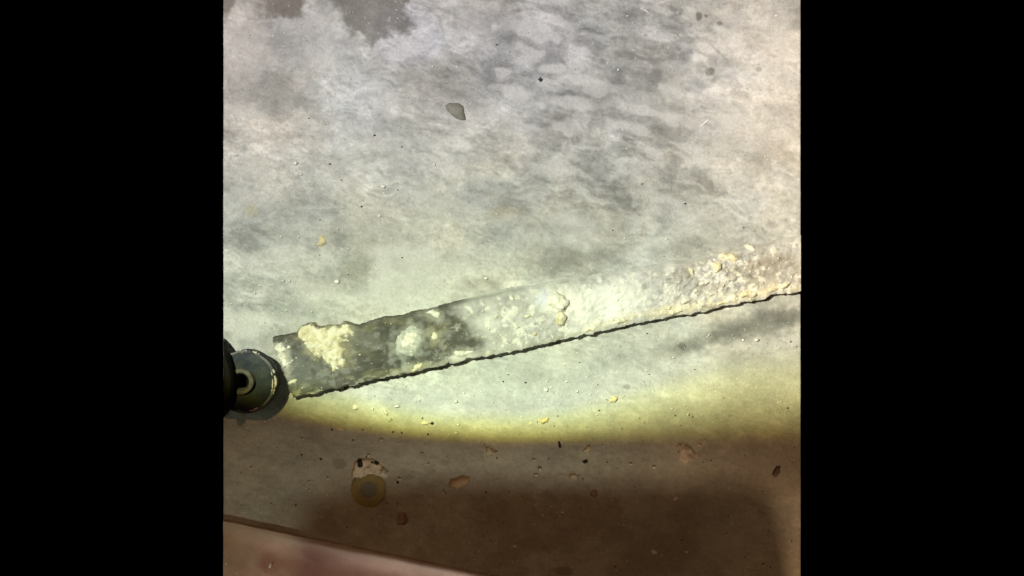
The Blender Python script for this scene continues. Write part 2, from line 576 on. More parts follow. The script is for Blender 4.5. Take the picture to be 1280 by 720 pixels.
def strip_height(x, y):
    t = np.interp(x, *zip(*TOPE)) + (fbm(x, y * 0, 12, 3, 301) - .5) * 4
    b = np.interp(x, *zip(*BOTE)) + (fbm(x, y * 0, 9, 4, 305) - .5) * 4.4 + (fbm(x, y * 0, 3.2, 2, 307) - .5) * 2.2
    l = np.interp(y, *zip(*LEFT)) + (fbm(x * 0, y, 9, 3, 309) - .5) * 5
    dt, db, dl = y - t, b - y, x - l
    ramp = 1.5 + 19 * sst(x, 520, 660)                       # mortar fillet buries the far edge on the right
    top = BH * sst(dt, -ramp * .35, ramp)
    z = np.minimum(top, BH) * (1 - .36 * sst(x, 620, 1000))
    z = z * np.where(db > 0, 1, 0) * np.where(dl > 0, 1, 0)
    z *= 1 - 0.10 * np.exp(-np.maximum(db, 0) / 4) - 0.12 * np.exp(-np.maximum(dl, 0) / 4)
    rough = 0.5 + 1.1 * sst(x, 560, 700)
    z = z + np.where(z > 4, (fbm(x, y, 26, 3, 315) - .5) * 2.0 + (fbm(x, y, 6, 4, 319) - .5) * 1.7 * rough, 0)
    lumps = blob(x, y, 895, 345, 60, 22, -14, .5, .4, 12, 6)
    z = z + np.where(z > 4, lumps * (fbm(x, y, 6, 4, 331, .65) - .35) * 7.5, 0)
    return z, dt, db, dl


def strip_colour(x, y, dt, db, dl):
    n = len(x)
    c = np.tile(np.array([[0.072, 0.069, 0.056]]), (n, 1))
    a = math.radians(-12)
    u = x * math.cos(a) + y * math.sin(a)
    v = -x * math.sin(a) + y * math.cos(a)
    c *= (0.30 + 1.40 * fbm(u, v * 2.6, 26, 5, 401, .66))[:, None]
    c = lerp(c, (0.20, 0.205, 0.19), sst(fbm(u, v * 1.6, 11, 4, 405, .6), .52, .68) * .6)
    c = lerp(c, (0.22, 0.24, 0.23), blob(x, y, 375, 462, 34, 26, 10, .6, .4, 14, 3) * .3)
    c = lerp(c, (0.055, 0.055, 0.045), sst(fbm(x, y, 8, 4, 411), .60, .76) * .6)
    c = lerp(c, (0.21, 0.19, 0.10), sst(fbm(u, v * 2, 30, 3, 415), .55, .75) * .35 * sst(x, 420, 470))
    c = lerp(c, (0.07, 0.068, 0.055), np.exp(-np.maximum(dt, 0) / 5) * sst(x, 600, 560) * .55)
    c = lerp(c, (0.37, 0.36, 0.29), sst(fbm(u, v * 3, 9, 3, 417), .58, .7) * np.exp(-np.maximum(db - 2, 0) / 6) * .7)
    for hx, hy, hr, hs, ha, hc, hw in ((404, 428, 36, 22, 45, (.42, .37, .24), .6), (425, 412, 22, 9, 0, (.42, .38, .27), .6), (512, 427, 18, 26, 28, (.36, .37, .33), .75),
                                       (352, 446, 12, 18, -20, (.5, .48, .42), .7), (543, 420, 10, 10, 0, (.36, .34, .24), .6), (541, 392, 14, 8, 20, (.42, .41, .36), .6),
                                       (520, 460, 22, 6, -14, (.36, .35, .26), .7), (580, 442, 18, 6, -4, (.42, .41, .36), .7), (450, 425, 26, 16, 0, (.2, .2, .17), .5)):
        c = lerp(c, hc, blob(x, y, hx, hy, hr, hs, ha, .5, .7, 8, int(hx)) * hw * .75)
    # pale lime dust from the middle on to the right
    wob = (fbm(x, y, 18, 4, 421) - .5) * 44
    edge = np.interp(y, [360, 374, 382, 392, 405, 418, 430, 440, 446, 460], [575, 578, 560, 572, 585, 597, 601, 596, 560, 556])
    dust = sst(x + wob * .6 - edge, -14, 22)
    dust = np.maximum(dust, sst(fbm(x, y, 10, 4, 423, .65), .55, .70) * sst(x, 505, 590) * .5)
    d = np.tile(np.array([[0.40, 0.395, 0.385]]), (n, 1))
    d *= (0.60 + 0.80 * fbm(x, y, 15, 5, 425, .66))[:, None]
    d = lerp(d, (0.62, 0.61, 0.585), sst(fbm(x, y, 24, 5, 431, .62), .46, .6) * (.35 + .35 * sst(x, 650, 730)))
    d = lerp(d, (0.70, 0.695, 0.66), blob(x, y, 760, 383, 50, 24, -10, .5, .45, 14, 3) * .85)
    d = lerp(d, (0.66, 0.65, 0.58), blob(x, y, 705, 375, 26, 18, 0, .5, .45, 14, 5) * .7)
    d = lerp(d, (0.52, 0.53, 0.60), blob(x, y, 678, 372, 13, 9, 0, .4, .5, 8, 5) * .8)
    d = lerp(d, (0.44, 0.46, 0.48), blob(x, y, 822, 394, 24, 6, -14, .5, .4, 8, 5) * .7)
    d = lerp(d, (0.33, 0.295, 0.25), sst(fbm(x, y, 20, 4, 435), .42, .62) * (.16 + .55 * sst(x, 800, 880)))
    d = lerp(d, (0.25, 0.225, 0.175), blob(x, y, 975, 332, 46, 15, -12, .6, .35, 16, 8) * .55)
    d = lerp(d, (0.62, 0.56, 0.40), np.exp(-((db - 9) / 6.0) ** 2) * sst(fbm(x, y, 14, 3, 441), .38, .55) * sst(x, 700, 790) * .85)
    d = lerp(d, (0.66, 0.645, 0.58), sst(fbm(x, y, 7, 3, 445), .60, .68) * .7)
    d = lerp(d, (0.17, 0.16, 0.13), sst(fbm(x, y, 6, 4, 449, .6), .60, .74) * .6 * (.35 + .65 * sst(x, 780, 880)))
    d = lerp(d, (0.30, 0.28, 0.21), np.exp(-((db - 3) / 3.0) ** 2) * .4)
    # on the far side the dust blends with the cement
    d = lerp(d, (0.35, 0.355, 0.335), sst(dt + (fbm(x, y, 12, 3, 453) - .5) * 12, 11, -3) * .85)
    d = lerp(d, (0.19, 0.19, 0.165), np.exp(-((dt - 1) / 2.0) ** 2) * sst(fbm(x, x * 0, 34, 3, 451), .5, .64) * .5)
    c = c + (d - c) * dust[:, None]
    return c


def build_strip():
    root = empty('crusted_strip')
    tag(root, 'long thick grey strip caked in pale mortar, lying slantwise across the floor', 'strip')
    xs = np.append(np.arange(334, 1000.5, 1.15), 1001.0)
    rows = 110
    t = np.linspace(0, 1, rows)
    gx = np.repeat(xs[None, :], rows, 0)
    lo = np.interp(xs, *zip(*TOPE)) - 10
    hi = np.interp(xs, *zip(*BOTE)) + 5
    gy = lo[None, :] + (hi - lo)[None, :] * t[:, None]
    x, y = gx.ravel(), gy.ravel()
    z, dt, db, dl = strip_height(x, y)
    col = strip_colour(x, y, dt, db, dl)
    low = z < 1.0
    zz = np.where(low, -1.4, z)
    # plan position from the outline seen over the floor
    k = (CAM_H - np.where(low, BH, np.maximum(zz, 0))) / CAM_H
    px, py = 640 + (x - 640) * k, 360 + (y - 360) * k
    me = mesh_np('strip_body', metres(px, py, zz), quads(len(xs), rows))
    set_col(me, 'crust', col)
    link('strip_body', me, mat('strip_crust', attr='crust', rough=0.75, var=0.10, nscale=1300, bump=0.45, bscale=1600,
                               bdist=0.0007, spec=0.25), root)

    cream = mat('cream_mortar', (0.66, 0.63, 0.50), 0.85, .13, 500, .5, 1300, .0008, col2=(0.55, 0.495, 0.32), cscale=220, spec=.2)
    white = mat('lime_plaster', (0.68, 0.66, 0.58), 0.8, .10, 600, .4, 1500, .0006, col2=(0.56, 0.54, 0.45), cscale=260, spec=.2)
    blue = mat('bluish_lime', (0.47, 0.475, 0.43), 0.7, .12, 700, .3, 1500, .0005, col2=(0.34, 0.35, 0.32), cscale=260, spec=.25)

    def base(ax, ay):
        return strip_height(ax, ay)[0]

    def patch(name, poly, h, m, label=None, **kw):
        def bz(ax, ay):
            kk = (CAM_H - BH) / CAM_H
            return np.maximum(strip_height(640 + (ax - 640) / kk, 360 + (ay - 360) / kk)[0], 0)
        o = lump(name, [under(px_, py_, BH) for px_, py_ in poly], h, m, root, base=bz, **kw)
        if label: o['label'] = label
        return o

    patch('mortar_patch', [(372, 411), (386, 405), (396, 411), (420, 407), (432, 405), (441, 414), (434, 424), (425, 428), (430, 440),
                           (429, 455), (421, 463), (410, 458), (402, 446), (394, 440), (386, 436), (376, 424)], 5, cream,
          'large triangular cream mortar patch near the broken end', seed=3, edge=7, rough=.6, nsc=7, warp=7, wsc=6)
    patch('lime_patch', ellipse(512, 427, 15, 22, 28, 16, .08, 4), 3.0, blue, 'round bluish lime patch with a cream middle',
          seed=13, edge=3.5, rough=.5, warp=3.5, wsc=6)
    patch('lime_patch_core', ellipse(512, 427, 10, 17, 34, 14, .2, 6), 5.0, white, seed=17, edge=4, rough=.55, warp=5, wsc=5)
    patch('lime_patch_core', ellipse(519, 415, 7, 5, 0, 12, .15, 6), 4.6, white, seed=19, edge=5, rough=.45, warp=3)
    patch('plaster_patch', [(342, 432), (351, 428), (357, 436), (356, 449), (364, 452), (365, 458), (356, 461), (352, 462), (347, 450)],
          4, white, seed=23, edge=3, rough=.5, warp=4.5, wsc=5)
    patch('plaster_patch', [(360, 478), (366, 474), (371, 474), (369, 479), (362, 481)], 2.5, white, seed=29, edge=2, warp=1.5)
    patch('plaster_patch', ellipse(361, 434, 3, 2.4, 0, 10, .2, 3), 2.5, white, seed=31, edge=2, warp=1)
    patch('plaster_patch', ellipse(543, 420, 5, 6, 20, 10, .2, 3), 2.0, cream, seed=37, edge=2, warp=2)
    patch('plaster_patch', [(533, 391), (541, 387), (549, 391), (548, 399), (542, 396)], 2.0, white, seed=41, edge=2, warp=2)
    patch('plaster_patch', [(567, 441), (570, 438), (592, 439), (590, 442), (572, 447)], 2.4, white, seed=43, edge=2, warp=2)
    patch('plaster_patch', ellipse(522, 459, 7, 3.5, -30, 10, .2, 5), 2.4, cream, seed=44, edge=2, warp=2)
    patch('mortar_lump', ellipse(699, 378, 13, 12, 0, 14, .15, 5), 8, white, seed=47, edge=5, rough=.45, warp=4)
    patch('mortar_lump', ellipse(702, 398, 8, 9.5, 20, 14, .1, 7), 9, cream, seed=53, edge=3.5, rough=.3, warp=2)
    patch('mortar_lump', ellipse(913, 320, 12, 7, 10, 14, .15, 7), 7, cream, seed=59, edge=4, rough=.4, warp=3)
    patch('mortar_lump', ellipse(898, 334, 6, 9, 30, 12, .15, 9), 6, cream, seed=61, edge=4, rough=.4, warp=3)
    patch('mortar_lump', ellipse(941, 308, 6, 4, 20, 12, .15, 2), 5, white, seed=67, edge=3, rough=.4, warp=2)
    patch('mortar_lump', ellipse(983, 357, 7, 4, -30, 12, .15, 2), 5, cream, seed=71, edge=3, rough=.4, warp=2)
    patch('mortar_lump', ellipse(968, 362, 6, 3, -14, 12, .15, 2), 4, cream, seed=72, edge=3, rough=.4, warp=2)
    for i, (lx, ly, rx, ry) in enumerate([(880, 355, 7, 3.5), (938, 368, 12, 5), (905, 378, 9, 3), (858, 376, 7, 4), (866, 340, 4, 4.5),
                                          (845, 390, 9, 3), (888, 368, 5, 3), (835, 385, 6, 2.5), (660, 396, 4, 2.5), (646, 409, 3, 2.2),
                                          (738, 412, 8, 2.5), (775, 402, 10, 2.6), (640, 372, 3, 4), (620, 395, 3, 2.5), (668, 417, 3, 2.2)]):
        patch('mortar_crumb', ellipse(lx, ly, rx, ry, -13, 10, .2, i), 4.2, cream if i % 3 else white, seed=80 + i * 3, edge=2.5,
              rough=.4, warp=1.8)
    # fine crust grains bonded to the strip
    rnd = random.Random(5)
    bm = bmesh.new()
    for i in range(560):
        gx_ = rnd.uniform(345, 994)
        if gx_ < 600 and rnd.random() < .72:
            continue
        tt, bb = np.interp(gx_, *zip(*TOPE)), np.interp(gx_, *zip(*BOTE))
        f = rnd.random() if rnd.random() < .6 else 1 - abs(rnd.gauss(0, .13))
        gy_ = tt + 5 + (bb - tt - 8) * min(max(f, 0), 1)
        hz = float(strip_height(np.array([gx_]), np.array([gy_]))[0][0])
        if hz < 6:
            continue
        r_ = rnd.choice([.4, .5, .6, .7, .8, 1.0, 1.4]) * (.8 if gx_ < 600 else 1)
        ux, uy = under(gx_, gy_, hz)
        ret = bmesh.ops.create_icosphere(bm, subdivisions=1, radius=r_ * S)
        for vv in ret['verts']:
            vv.co *= rnd.uniform(.75, 1.3)
            vv.co.z *= .7
            vv.co.x += (ux - 640) * S
            vv.co.y += (360 - uy) * S
            vv.co.z += hz * S
    me = bpy.data.meshes.new('crust_grains')
    bm.to_mesh(me)
    bm.free()
    tag(link('crust_grains', me, white, root), kind='stuff')


build_strip()


# ---------------------------------------------------------------- lathe
def lathe(name, prof, m, parent, cx=0, cy=0, seg=64, wob=0.0, seed=0, closed=False):
    """prof: (radius, height) in plan units; centre is a plan point"""
    rnd = np.random.RandomState(seed)
    ph = rnd.uniform(0, 6.28, 6)
    verts, faces = [], []
    n = len(prof)
    for i in range(seg):
        t = 2 * math.pi * i / seg
        k = 1 + wob * sum(math.sin((j + 2) * t + ph[j]) for j in range(6)) / 3
        for r, h in prof:
            rr = r * k if r > 0.01 else r
            verts.append(((cx + rr * math.cos(t) - 640) * S, (360 - cy - rr * math.sin(t)) * S, h * S))
    for i in range(seg):
        j = (i + 1) % seg
        for q in range(n if closed else n - 1):
            p = (q + 1) % n
            faces.append((i * n + q, i * n + p, j * n + p, j * n + q))
    me = bpy.data.meshes.new(name)
    me.from_pydata(verts, [], faces)
    me.update()
    bm = bmesh.new()
    bm.from_mesh(me)
    bmesh.ops.remove_doubles(bm, verts=bm.verts, dist=1e-7)
    bmesh.ops.recalc_face_normals(bm, faces=bm.faces)
    bm.to_mesh(me)
    bm.free()
    o = link(name, me, m, parent)
    try:
        me.set_sharp_from_angle(angle=math.radians(40))
    except Exception:
        pass
    return o


# ---------------------------------------------------------------- round fitting at the left
def build_fitting():
    root = empty('round_fitting')
    tag(root, 'dark round metal fitting with a holed collar, standing beside the strip\'s broken end', 'fitting')
    steel = mat('dark_painted_steel', (0.012, 0.017, 0.024), .55, .4, 700, .25, 900, .0004, col2=(0.024, 0.030, 0.028), cscale=120, spec=.12)
    black = mat('black_rubber', (0.007, 0.0062, 0.0066), .7, .2, 700, .2, 900, .0004, spec=.05)
    grey = mat('worn_grey_metal', (0.09, 0.084, 0.082), .6, .25, 500, .3, 900, .0004, metal=.0, col2=(0.04, 0.037, 0.038), cscale=160, spec=.2)
    worn = mat('rubbed_rim', (0.16, 0.155, 0.155), .6, .3, 500, .4, 900, .0005, col2=(.03, .034, .04), cscale=90, spec=.2)
    hole = mat('bore_shade', (0.004, 0.003, 0.003), .8, .2, spec=.05)  # near-black plug colour stands in for the shade inside the hole
    chip = mat('chipped_paint', (0.52, 0.47, 0.40), .7, .2, 600, .4, 1200, .0005, col2=(.40, .35, .33), cscale=260)

    H = 50.0
    cx, cy = under(304, 478, H)
    k = (CAM_H - H) / CAM_H
    lathe('collar_flange', [(15 * k, 20), (37.5 * k, 20), (40 * k, 24), (40 * k, 43), (38 * k, 46.5), (31 * k, 48.5), (24 * k, 49),
                            (16 * k, 49)], steel, root, cx, cy, 96, .012, 3)
    lathe('sleeve', [(9.3 * k, 18), (17 * k, 18), (17 * k, 50.5), (15.8 * k, 52.2), (11.5 * k, 52.2), (9.3 * k, 49)], grey, root, cx - 3, cy - 1, 64, .012, 5,
          closed=True)
    lathe('bore', [(0, 21), (9.6 * k, 21), (9.6 * k, 18), (0, 18)], hole, root, cx - 3, cy - 1, 32)
    # paint worn to primer along the rim
    def rim_chip(a0, a1, r, w, seed):
        n = 12
        pts = []
        for i in range(n + 1):
            a = math.radians(a0 + (a1 - a0) * i / n)
            pts.append((cx + (r) * math.cos(a), cy + (r) * math.sin(a)))
        for i in range(n, -1, -1):
            a = math.radians(a0 + (a1 - a0) * i / n)
            pts.append((cx + (r - w) * math.cos(a), cy + (r - w) * math.sin(a)))
        lump('paint_chip', pts, 1.2, chip, root, base=46.2, seed=seed, edge=1.2, warp=2.2, wsc=4, step=.7)
    lathe('worn_rim', [(36.8 * k, 47.4), (37.6 * k, 48.0), (38.9 * k, 47.0), (39.7 * k, 45.2), (39.2 * k, 44.4), (36.8 * k, 46)], worn, root, cx, cy, 40, .014, 3,
          closed=True)
    rim_chip(-26, 22, 38.0, 4.2, 3)
    rim_chip(58, 82, 37.5, 3.8, 7)
    rim_chip(-120, -62, 37.5, 2.2, 9)
    rim_chip(96, 122, 37.0, 2.0, 12)

    # body behind the collar
    H2 = 70.0
    bx, by = under(215, 478, H2)
    k2 = (CAM_H - H2) / CAM_H
    lathe('body', [(0, 0.3), (66 * k2, 0.3), (69 * k2, 6), (69 * k2, 40), (74 * k2, 46), (75.5 * k2, 52), (75.5 * k2, 64), (73 * k2, 68.5),
                   (69 * k2, 70), (64 * k2, 69), (62.5 * k2, 65), (0, 65)], black, root, bx, by, 96, .004, 8)
    # the far flank of body and collar is a flat sloping cut, in line with the slab's edge
    for body in [c for c in root.children if c.name.split('.')[0] in ('body', 'collar_flange', 'worn_rim', 'paint_chip')]:
        cut_flank(body)


def cut_flank(body):
    bm = bmesh.new()
    bm.from_mesh(body.data)
    g = bmesh.ops.bisect_plane(bm, geom=bm.verts[:] + bm.edges[:] + bm.faces[:], plane_co=F(279.3, 0, 0),
                               plane_no=(-CAM_H, 0, 361.0), clear_outer=True)
    bmesh.ops.holes_fill(bm, edges=[e for e in g['geom_cut'] if isinstance(e, bmesh.types.BMEdge)])
    bm.to_mesh(body.data)
    bm.free()


build_fitting()


# ---------------------------------------------------------------- rail in the near left corner
def build_rail():
    root = empty('steel_rail')
    tag(root, 'pale reddish painted steel rail crossing the near left corner', 'rail')
    H = 8.0
    ax, ay = under(280, 651, H)
    bx, by = under(610, 720, H)
    ang = math.atan2(by - ay, bx - ax)
    ex, ey = math.cos(ang), math.sin(ang)
    nx, ny = -ey, ex                                          # away from the floor in view
    L0, L1 = -3.0, 716.0
    prof = [(0.0, -1.0), (0.0, H - 1.2)]
    for i in range(1, 9):
        t = math.pi / 2 * i / 8
        prof.append((1.2 - 1.2 * math.cos(t), H - 1.2 + 1.2 * math.sin(t)))
    prof += [(w, H) for w in np.linspace(4, 200, 84)] + [(202, H - 2), (202, -1)]
    prof = np.array(prof)
    ls = np.concatenate([[L0], np.arange(0, 400, 2.5), np.arange(400, L1, 8)])
    gl, gp = np.meshgrid(ls, np.arange(len(prof)))
    l = gl.ravel()
    w = prof[gp.ravel(), 0].copy()
    z = prof[gp.ravel(), 1].copy()
    w -= (fbm(l, l * 0, 22, 3, 501) - .5) * 1.6 * (w < 20)
    z += np.where(z > 0, (fbm(l, w, 50, 3, 505) - .5) * .8, 0)
    x, y = ax + ex * l + nx * w, ay + ey * l + ny * w
    x = np.maximum(x, 640 - 361 * (CAM_H - H) / CAM_H)          # sawn off square with the slab
    y = np.minimum(y, 850.0)
    me = mesh_np('rail_body', metres(x, y, z), quads(len(ls), len(prof)))
    c = np.tile(np.array([[0.50, 0.375, 0.325]]), (len(x), 1))
    c *= (0.8 + .4 * fbm(x, y, 20, 5, 511))[:, None]
    red_patch = blob(x, y, 440, 730, 130, 46, 12, .45, .45, 20, 5)  # darker reddish patch back from the rail's edge
    c = lerp(c, (0.22, 0.085, 0.05), np.clip(red_patch * sst(w, 12, 34), 0, 1) * .7)
    c = lerp(c, (0.20, 0.09, 0.085), blob(x, y, 400, 690, 26, 12, 10, .5, .4, 12, 6) * .5)
    c = lerp(c, (0.38, 0.31, 0.24), blob(x, y, 290, 690, 24, 22, 0, .5, .4, 12, 6) * .5)
    c = lerp(c, (0.20, 0.14, 0.10), sst(fbm(x, y, 16, 4, 515), .55, .7) * .2)
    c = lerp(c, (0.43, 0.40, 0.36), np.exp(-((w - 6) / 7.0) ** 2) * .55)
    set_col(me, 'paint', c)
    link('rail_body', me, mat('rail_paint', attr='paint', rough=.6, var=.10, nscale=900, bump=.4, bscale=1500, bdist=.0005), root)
    white = mat('plaster_splash', (0.62, 0.60, 0.54), .8, .1)
    for px_, py_, rx, ry in ((338, 707, 1.8, 3.6), (282, 704, 1.8, 2.0), (296, 716, 1.3, 1.3), (353, 672, 1.2, 1.0), (330, 716, 1, 1)):
        u = under(px_, py_, H)
        lump('plaster_splash', ellipse(*u, rx, ry, 10, 9, .15, 3), 1.2, white, root, base=H, seed=int(px_), edge=1, warp=.4, step=.6)
    # unseen upright plate, added only to cast the rounded shadow over the near floor
    out = [(430, 10), (445, 141), (462, 180), (500, 228), (548, 252), (640, 258), (920, 256), (948, 240), (965, 200), (973, 141), (982, 10)]
    bm = bmesh.new()
    fr = [bm.verts.new(F(px_, 828, h_)) for px_, h_ in out]
    bk = [bm.verts.new(F(px_, 838, h_)) for px_, h_ in out]
    n = len(out)
    bm.faces.new(fr)
    bm.faces.new(bk[::-1])
    for i in range(n):
        j = (i + 1) % n
        bm.faces.new((fr[j], fr[i], bk[i], bk[j]))
    bmesh.ops.recalc_face_normals(bm, faces=bm.faces)
    me = bpy.data.meshes.new('shadow_plate')
    bm.to_mesh(me)
    bm.free()
    link('shadow_plate', me, mat('shadow_plate_paint', (0.10, 0.06, 0.045), .7, .2), root, smooth=False)


build_rail()

# ---------------------------------------------------------------- washer, chips and crumbs on the floor
M = {
    'tan': mat('tan_mortar_chip', (0.72, 0.66, 0.52), .85, .15, 700, .5, 1400, .0006, col2=(.52, .46, .34), cscale=300),
    'pink': mat('pinkish_plaster_chip', (0.74, 0.68, 0.60), .85, .15, 700, .5, 1400, .0006, col2=(.56, .50, .43), cscale=300),
    'brick': mat('brick_fragment', (0.56, 0.42, 0.30), .85, .2, 700, .5, 1400, .0006, col2=(.48, .34, .24), cscale=300),
    'red': mat('dark_brick_crumb', (0.36, 0.26, 0.19), .85, .2, 700, .5, 1400, .0006, col2=(.29, .20, .14), cscale=300),
    'white': mat('white_plaster_chip', (0.76, 0.74, 0.68), .8, .12, 700, .4, 1400, .0005, col2=(.52, .49, .43), cscale=300),
    'dark': mat('dark_grit', (0.028, 0.026, 0.022), .8, .2),
    'olive': mat('olive_pebble', (0.215, 0.21, 0.165), .75, .15, 500, .4, 1000, .0006, col2=(.17, .165, .135), cscale=200),
    'brown': mat('dark_brown_pebble', (0.15, 0.125, 0.095), .75, .2, 500, .4, 1000, .0006),
    'ochre': mat('tan_chip_yellow', (0.58, 0.50, 0.30), .8, .15, 500, .4, 1000, .0006, col2=(.46, .40, .25), cscale=300),
    'rubber': mat('ochre_rubber', (0.31, 0.26, 0.115), .8, .12, 500, .2, 1000, .0004, col2=(.26, .215, .10), cscale=140),
}


def build_washer():
    root = empty('washer')
    tag(root, 'round ochre rubber washer lying flat on the dim floor', 'washer')
    cx, cy = under(460, 613, 6)
    lathe('ring', [(11, -.8), (20, -.8), (21.8, 0.2), (21.8, 1.2), (20.2, 2.0), (12.5, 2.0), (10.6, 1.4), (10.2, 0.2)], M['rubber'], root, cx, cy,
          72, .01, 3, closed=True)
    lathe('inner_disc', [(0, .5), (5, .6), (10.4, .3), (10.4, -.8), (0, -.8)],
          mat('dusty_disc', (0.19, 0.195, 0.17), .8, .2), root, cx, cy, 40)
    return root


build_washer()


def chip(name, poly, h, m, label, cat, group=None, **kw):
    kw.setdefault('edge', max(1.2, h * .45))
    kw.setdefault('warp', 1.6)
    o = lump(name, poly, h, M[m], None, base=-.3, **kw)
    tag(o, label, cat, group)
    return o


# the hollow white flake touching the washer, with dark spots set on it
def build_flake():
    root = empty('plaster_flake')
    tag(root, 'hollowed white plaster flake with dark patches, touching the washer', 'flake')
    for poly, h, m, nm, sd in (
            ([(440, 597), (441, 584), (446, 576), (456, 573), (468, 575), (478, 583), (485, 589), (484, 596), (476, 597), (466, 595), (452, 599)],
             3.0, 'pink', 'flake_body', 3),
            (ellipse(450, 581, 6, 6.5, 20, 10, .15, 4), 4.2, 'dark', 'dark_spot', 5),
            (ellipse(468, 579, 7, 3, 25, 10, .15, 4), 4.2, 'dark', 'dark_spot', 8),
            (ellipse(451, 591, 2.4, 1.8, 0, 8, .15, 4), 4.0, 'dark', 'dark_spot', 9),
            ([(472, 586), (480, 583), (486, 591), (484, 597), (474, 595)], 6.0, 'white', 'raised_edge', 11),
            (ellipse(461, 585, 4, 4, 0, 10, .2, 6), 5.2, 'white', 'raised_edge', 14)):
        lump(nm, poly, h, M[m], root, base=-.3, seed=sd, edge=2, warp=1.4, wsc=5, step=.8)


build_flake()

CG = 'chips and crumbs scattered on the floor'
chip('pebble', [(557, 131), (562, 128), (574, 129), (580, 133), (581, 141), (582, 150), (577, 151), (571, 149), (562, 142), (557, 136)], 4.5, 'olive',
     'flat olive grey pebble, largest loose piece on the pale far floor', 'pebble', CG, seed=5, edge=4, rough=.2, warp=1)
chip('plaster_chip', [(847, 556), (853, 555), (860, 559), (868, 562), (873, 568), (868, 575), (858, 578), (850, 575), (846, 567)], 6, 'pink',
     'pinkish plaster chip, largest on the right of the dim floor', 'chip', CG, seed=8, edge=2.5, rough=.55, warp=3)
chip('brick_fragment', [(561, 606), (563, 599), (572, 598), (580, 594), (587, 597), (589, 602), (582, 608), (574, 614), (566, 612)], 6, 'brick',
     'orange brown brick fragment between washer and pinkish chip', 'fragment', CG, seed=11, edge=3, rough=.35, warp=2)
chip('mortar_chip', [(607, 559), (612, 559), (617, 563), (623, 565), (615, 569), (608, 568)], 5, 'tan',
     'small tan pointed mortar chip above the brick fragment', 'chip', CG, seed=14, edge=2.5, warp=1.4)
chip('mortar_chip', [(398, 295), (403, 293), (407, 298), (407, 305), (402, 308), (396, 307), (399, 302)], 3, 'ochre',
     'yellowish mortar chip on the pale floor left of centre', 'chip', CG, seed=17, edge=3, warp=2)
chip('brick_crumb', [(497, 642), (508, 641), (509, 650), (505, 657), (497, 655)], 5, 'red',
     'dark red squarish brick crumb below right of the washer', 'crumb', CG, seed=20, edge=2)
chip('pebble', [(966, 588), (972, 582), (977, 583), (975, 591), (970, 597), (964, 594)], 5, 'brown',
     'dark brown pebble near the right edge of the dim floor', 'pebble', CG, seed=23, edge=2.5, warp=1.2)
chip('plaster_chip', [(712, 593), (719, 592), (723, 596), (719, 600), (713, 599)], 4, 'pink',
     'tiny pink plaster chip right of centre on the dim floor', 'chip', CG, seed=26, edge=2, warp=1.4)
chip('brick_crumb', ellipse(743, 617, 6, 5, 0, 10, .2, 7), 4, 'red',
     'reddish crumb beside the tiny pink plaster chip', 'crumb', CG, seed=29, edge=2)
chip('plaster_chip', [(420, 534), (426, 532), (430, 537), (424, 541), (419, 539)], 4, 'white',
     'small whitish plaster chip just outside the beam near the fitting', 'chip', CG, seed=32, edge=2)
chip('plaster_chip', ellipse(531, 529, 5.5, 3, 5, 10, .2, 7), 3.5, 'white',
     'white oval plaster chip on the yellow rim of the beam', 'chip', CG, seed=35, edge=2, warp=1)
chip('plaster_chip', ellipse(444, 509.5, 3.6, 3.2, 5, 10, .1, 7), 3, 'white',
     'white round plaster dot just below the strip near its broken end', 'chip', CG, seed=36, edge=2, warp=.6)
chip('plaster_chip', [(478, 512), (481, 512), (485, 517), (484, 520), (481, 518)], 3, 'white',
     'white comma shaped plaster chip below the strip', 'chip', CG, seed=38, edge=1.6, warp=.8)
chip('mortar_crumb', ellipse(768, 499, 5, 4, 0, 10, .3, 7), 3, 'ochre',
     'tan crumbly mortar bit on the lit floor right of centre', 'crumb', CG, seed=41, edge=2, warp=2.5)
chip('mortar_crumb', ellipse(680, 526, 5, 4, 0, 10, .3, 9), 3, 'ochre',
     'yellow mortar crumb on the beam rim at centre', 'crumb', CG, seed=44, edge=2, warp=2.5)
chip('black_crumb', [(673, 99), (676, 97), (679, 99), (677, 102), (674, 102)], 3, 'dark',
     'black crumb on the pale far floor right of the pebble', 'crumb', CG, seed=47, edge=1.5, warp=1.8, wsc=3, step=.6)
chip('black_sliver', [(698, 552), (700, 552), (702, 559), (699, 560)], 3, 'dark',
     'thin black sliver just outside the beam rim', 'sliver', CG, seed=50, edge=1.2, warp=.5, step=.6)
chip('plaster_chip', [(881, 549), (883, 549), (880, 557), (876, 559), (871, 556), (873, 554), (878, 556)], 2.5, 'pink',
     'v shaped plaster splinter beside the pinkish chip', 'chip', CG, seed=53, edge=1.2, warp=.4, step=.7)
chip('plaster_chip', ellipse(818, 691, 4.5, 3, 30, 10, .15, 9), 3, 'pink',
     'pale oval chip in the darkest floor at the near side', 'chip', CG, seed=56, edge=1.6, warp=.6)
chip('plaster_chip', ellipse(845, 624, 3.6, 3.6, 30, 10, .15, 9), 3, 'pink',
     'small round pink crumb in the dark floor below the pinkish chip', 'crumb', CG, seed=59, edge=1.6, warp=.6)
chip('mortar_crumb', ellipse(735, 562, 5, 4, -40, 10, .3, 9), 3, 'tan',
     'tan crumb beside the black sliver', 'crumb', CG, seed=62, edge=2, warp=2)
chip('black_crumb', ellipse(732, 577, 3.0, 1.8, 0, 8, .3, 3), 2, 'dark',
     'dark crumb below the tan crumb on the dim floor', 'crumb', CG, seed=65, edge=1.4, warp=.8)
chip('plaster_sliver', [(801, 10), (803, 10), (812, 15), (813, 17), (810, 16)], 1.6, 'white',
     'white thin plaster sliver near the far edge', 'sliver', CG, seed=66, edge=1, warp=.3, step=.6)
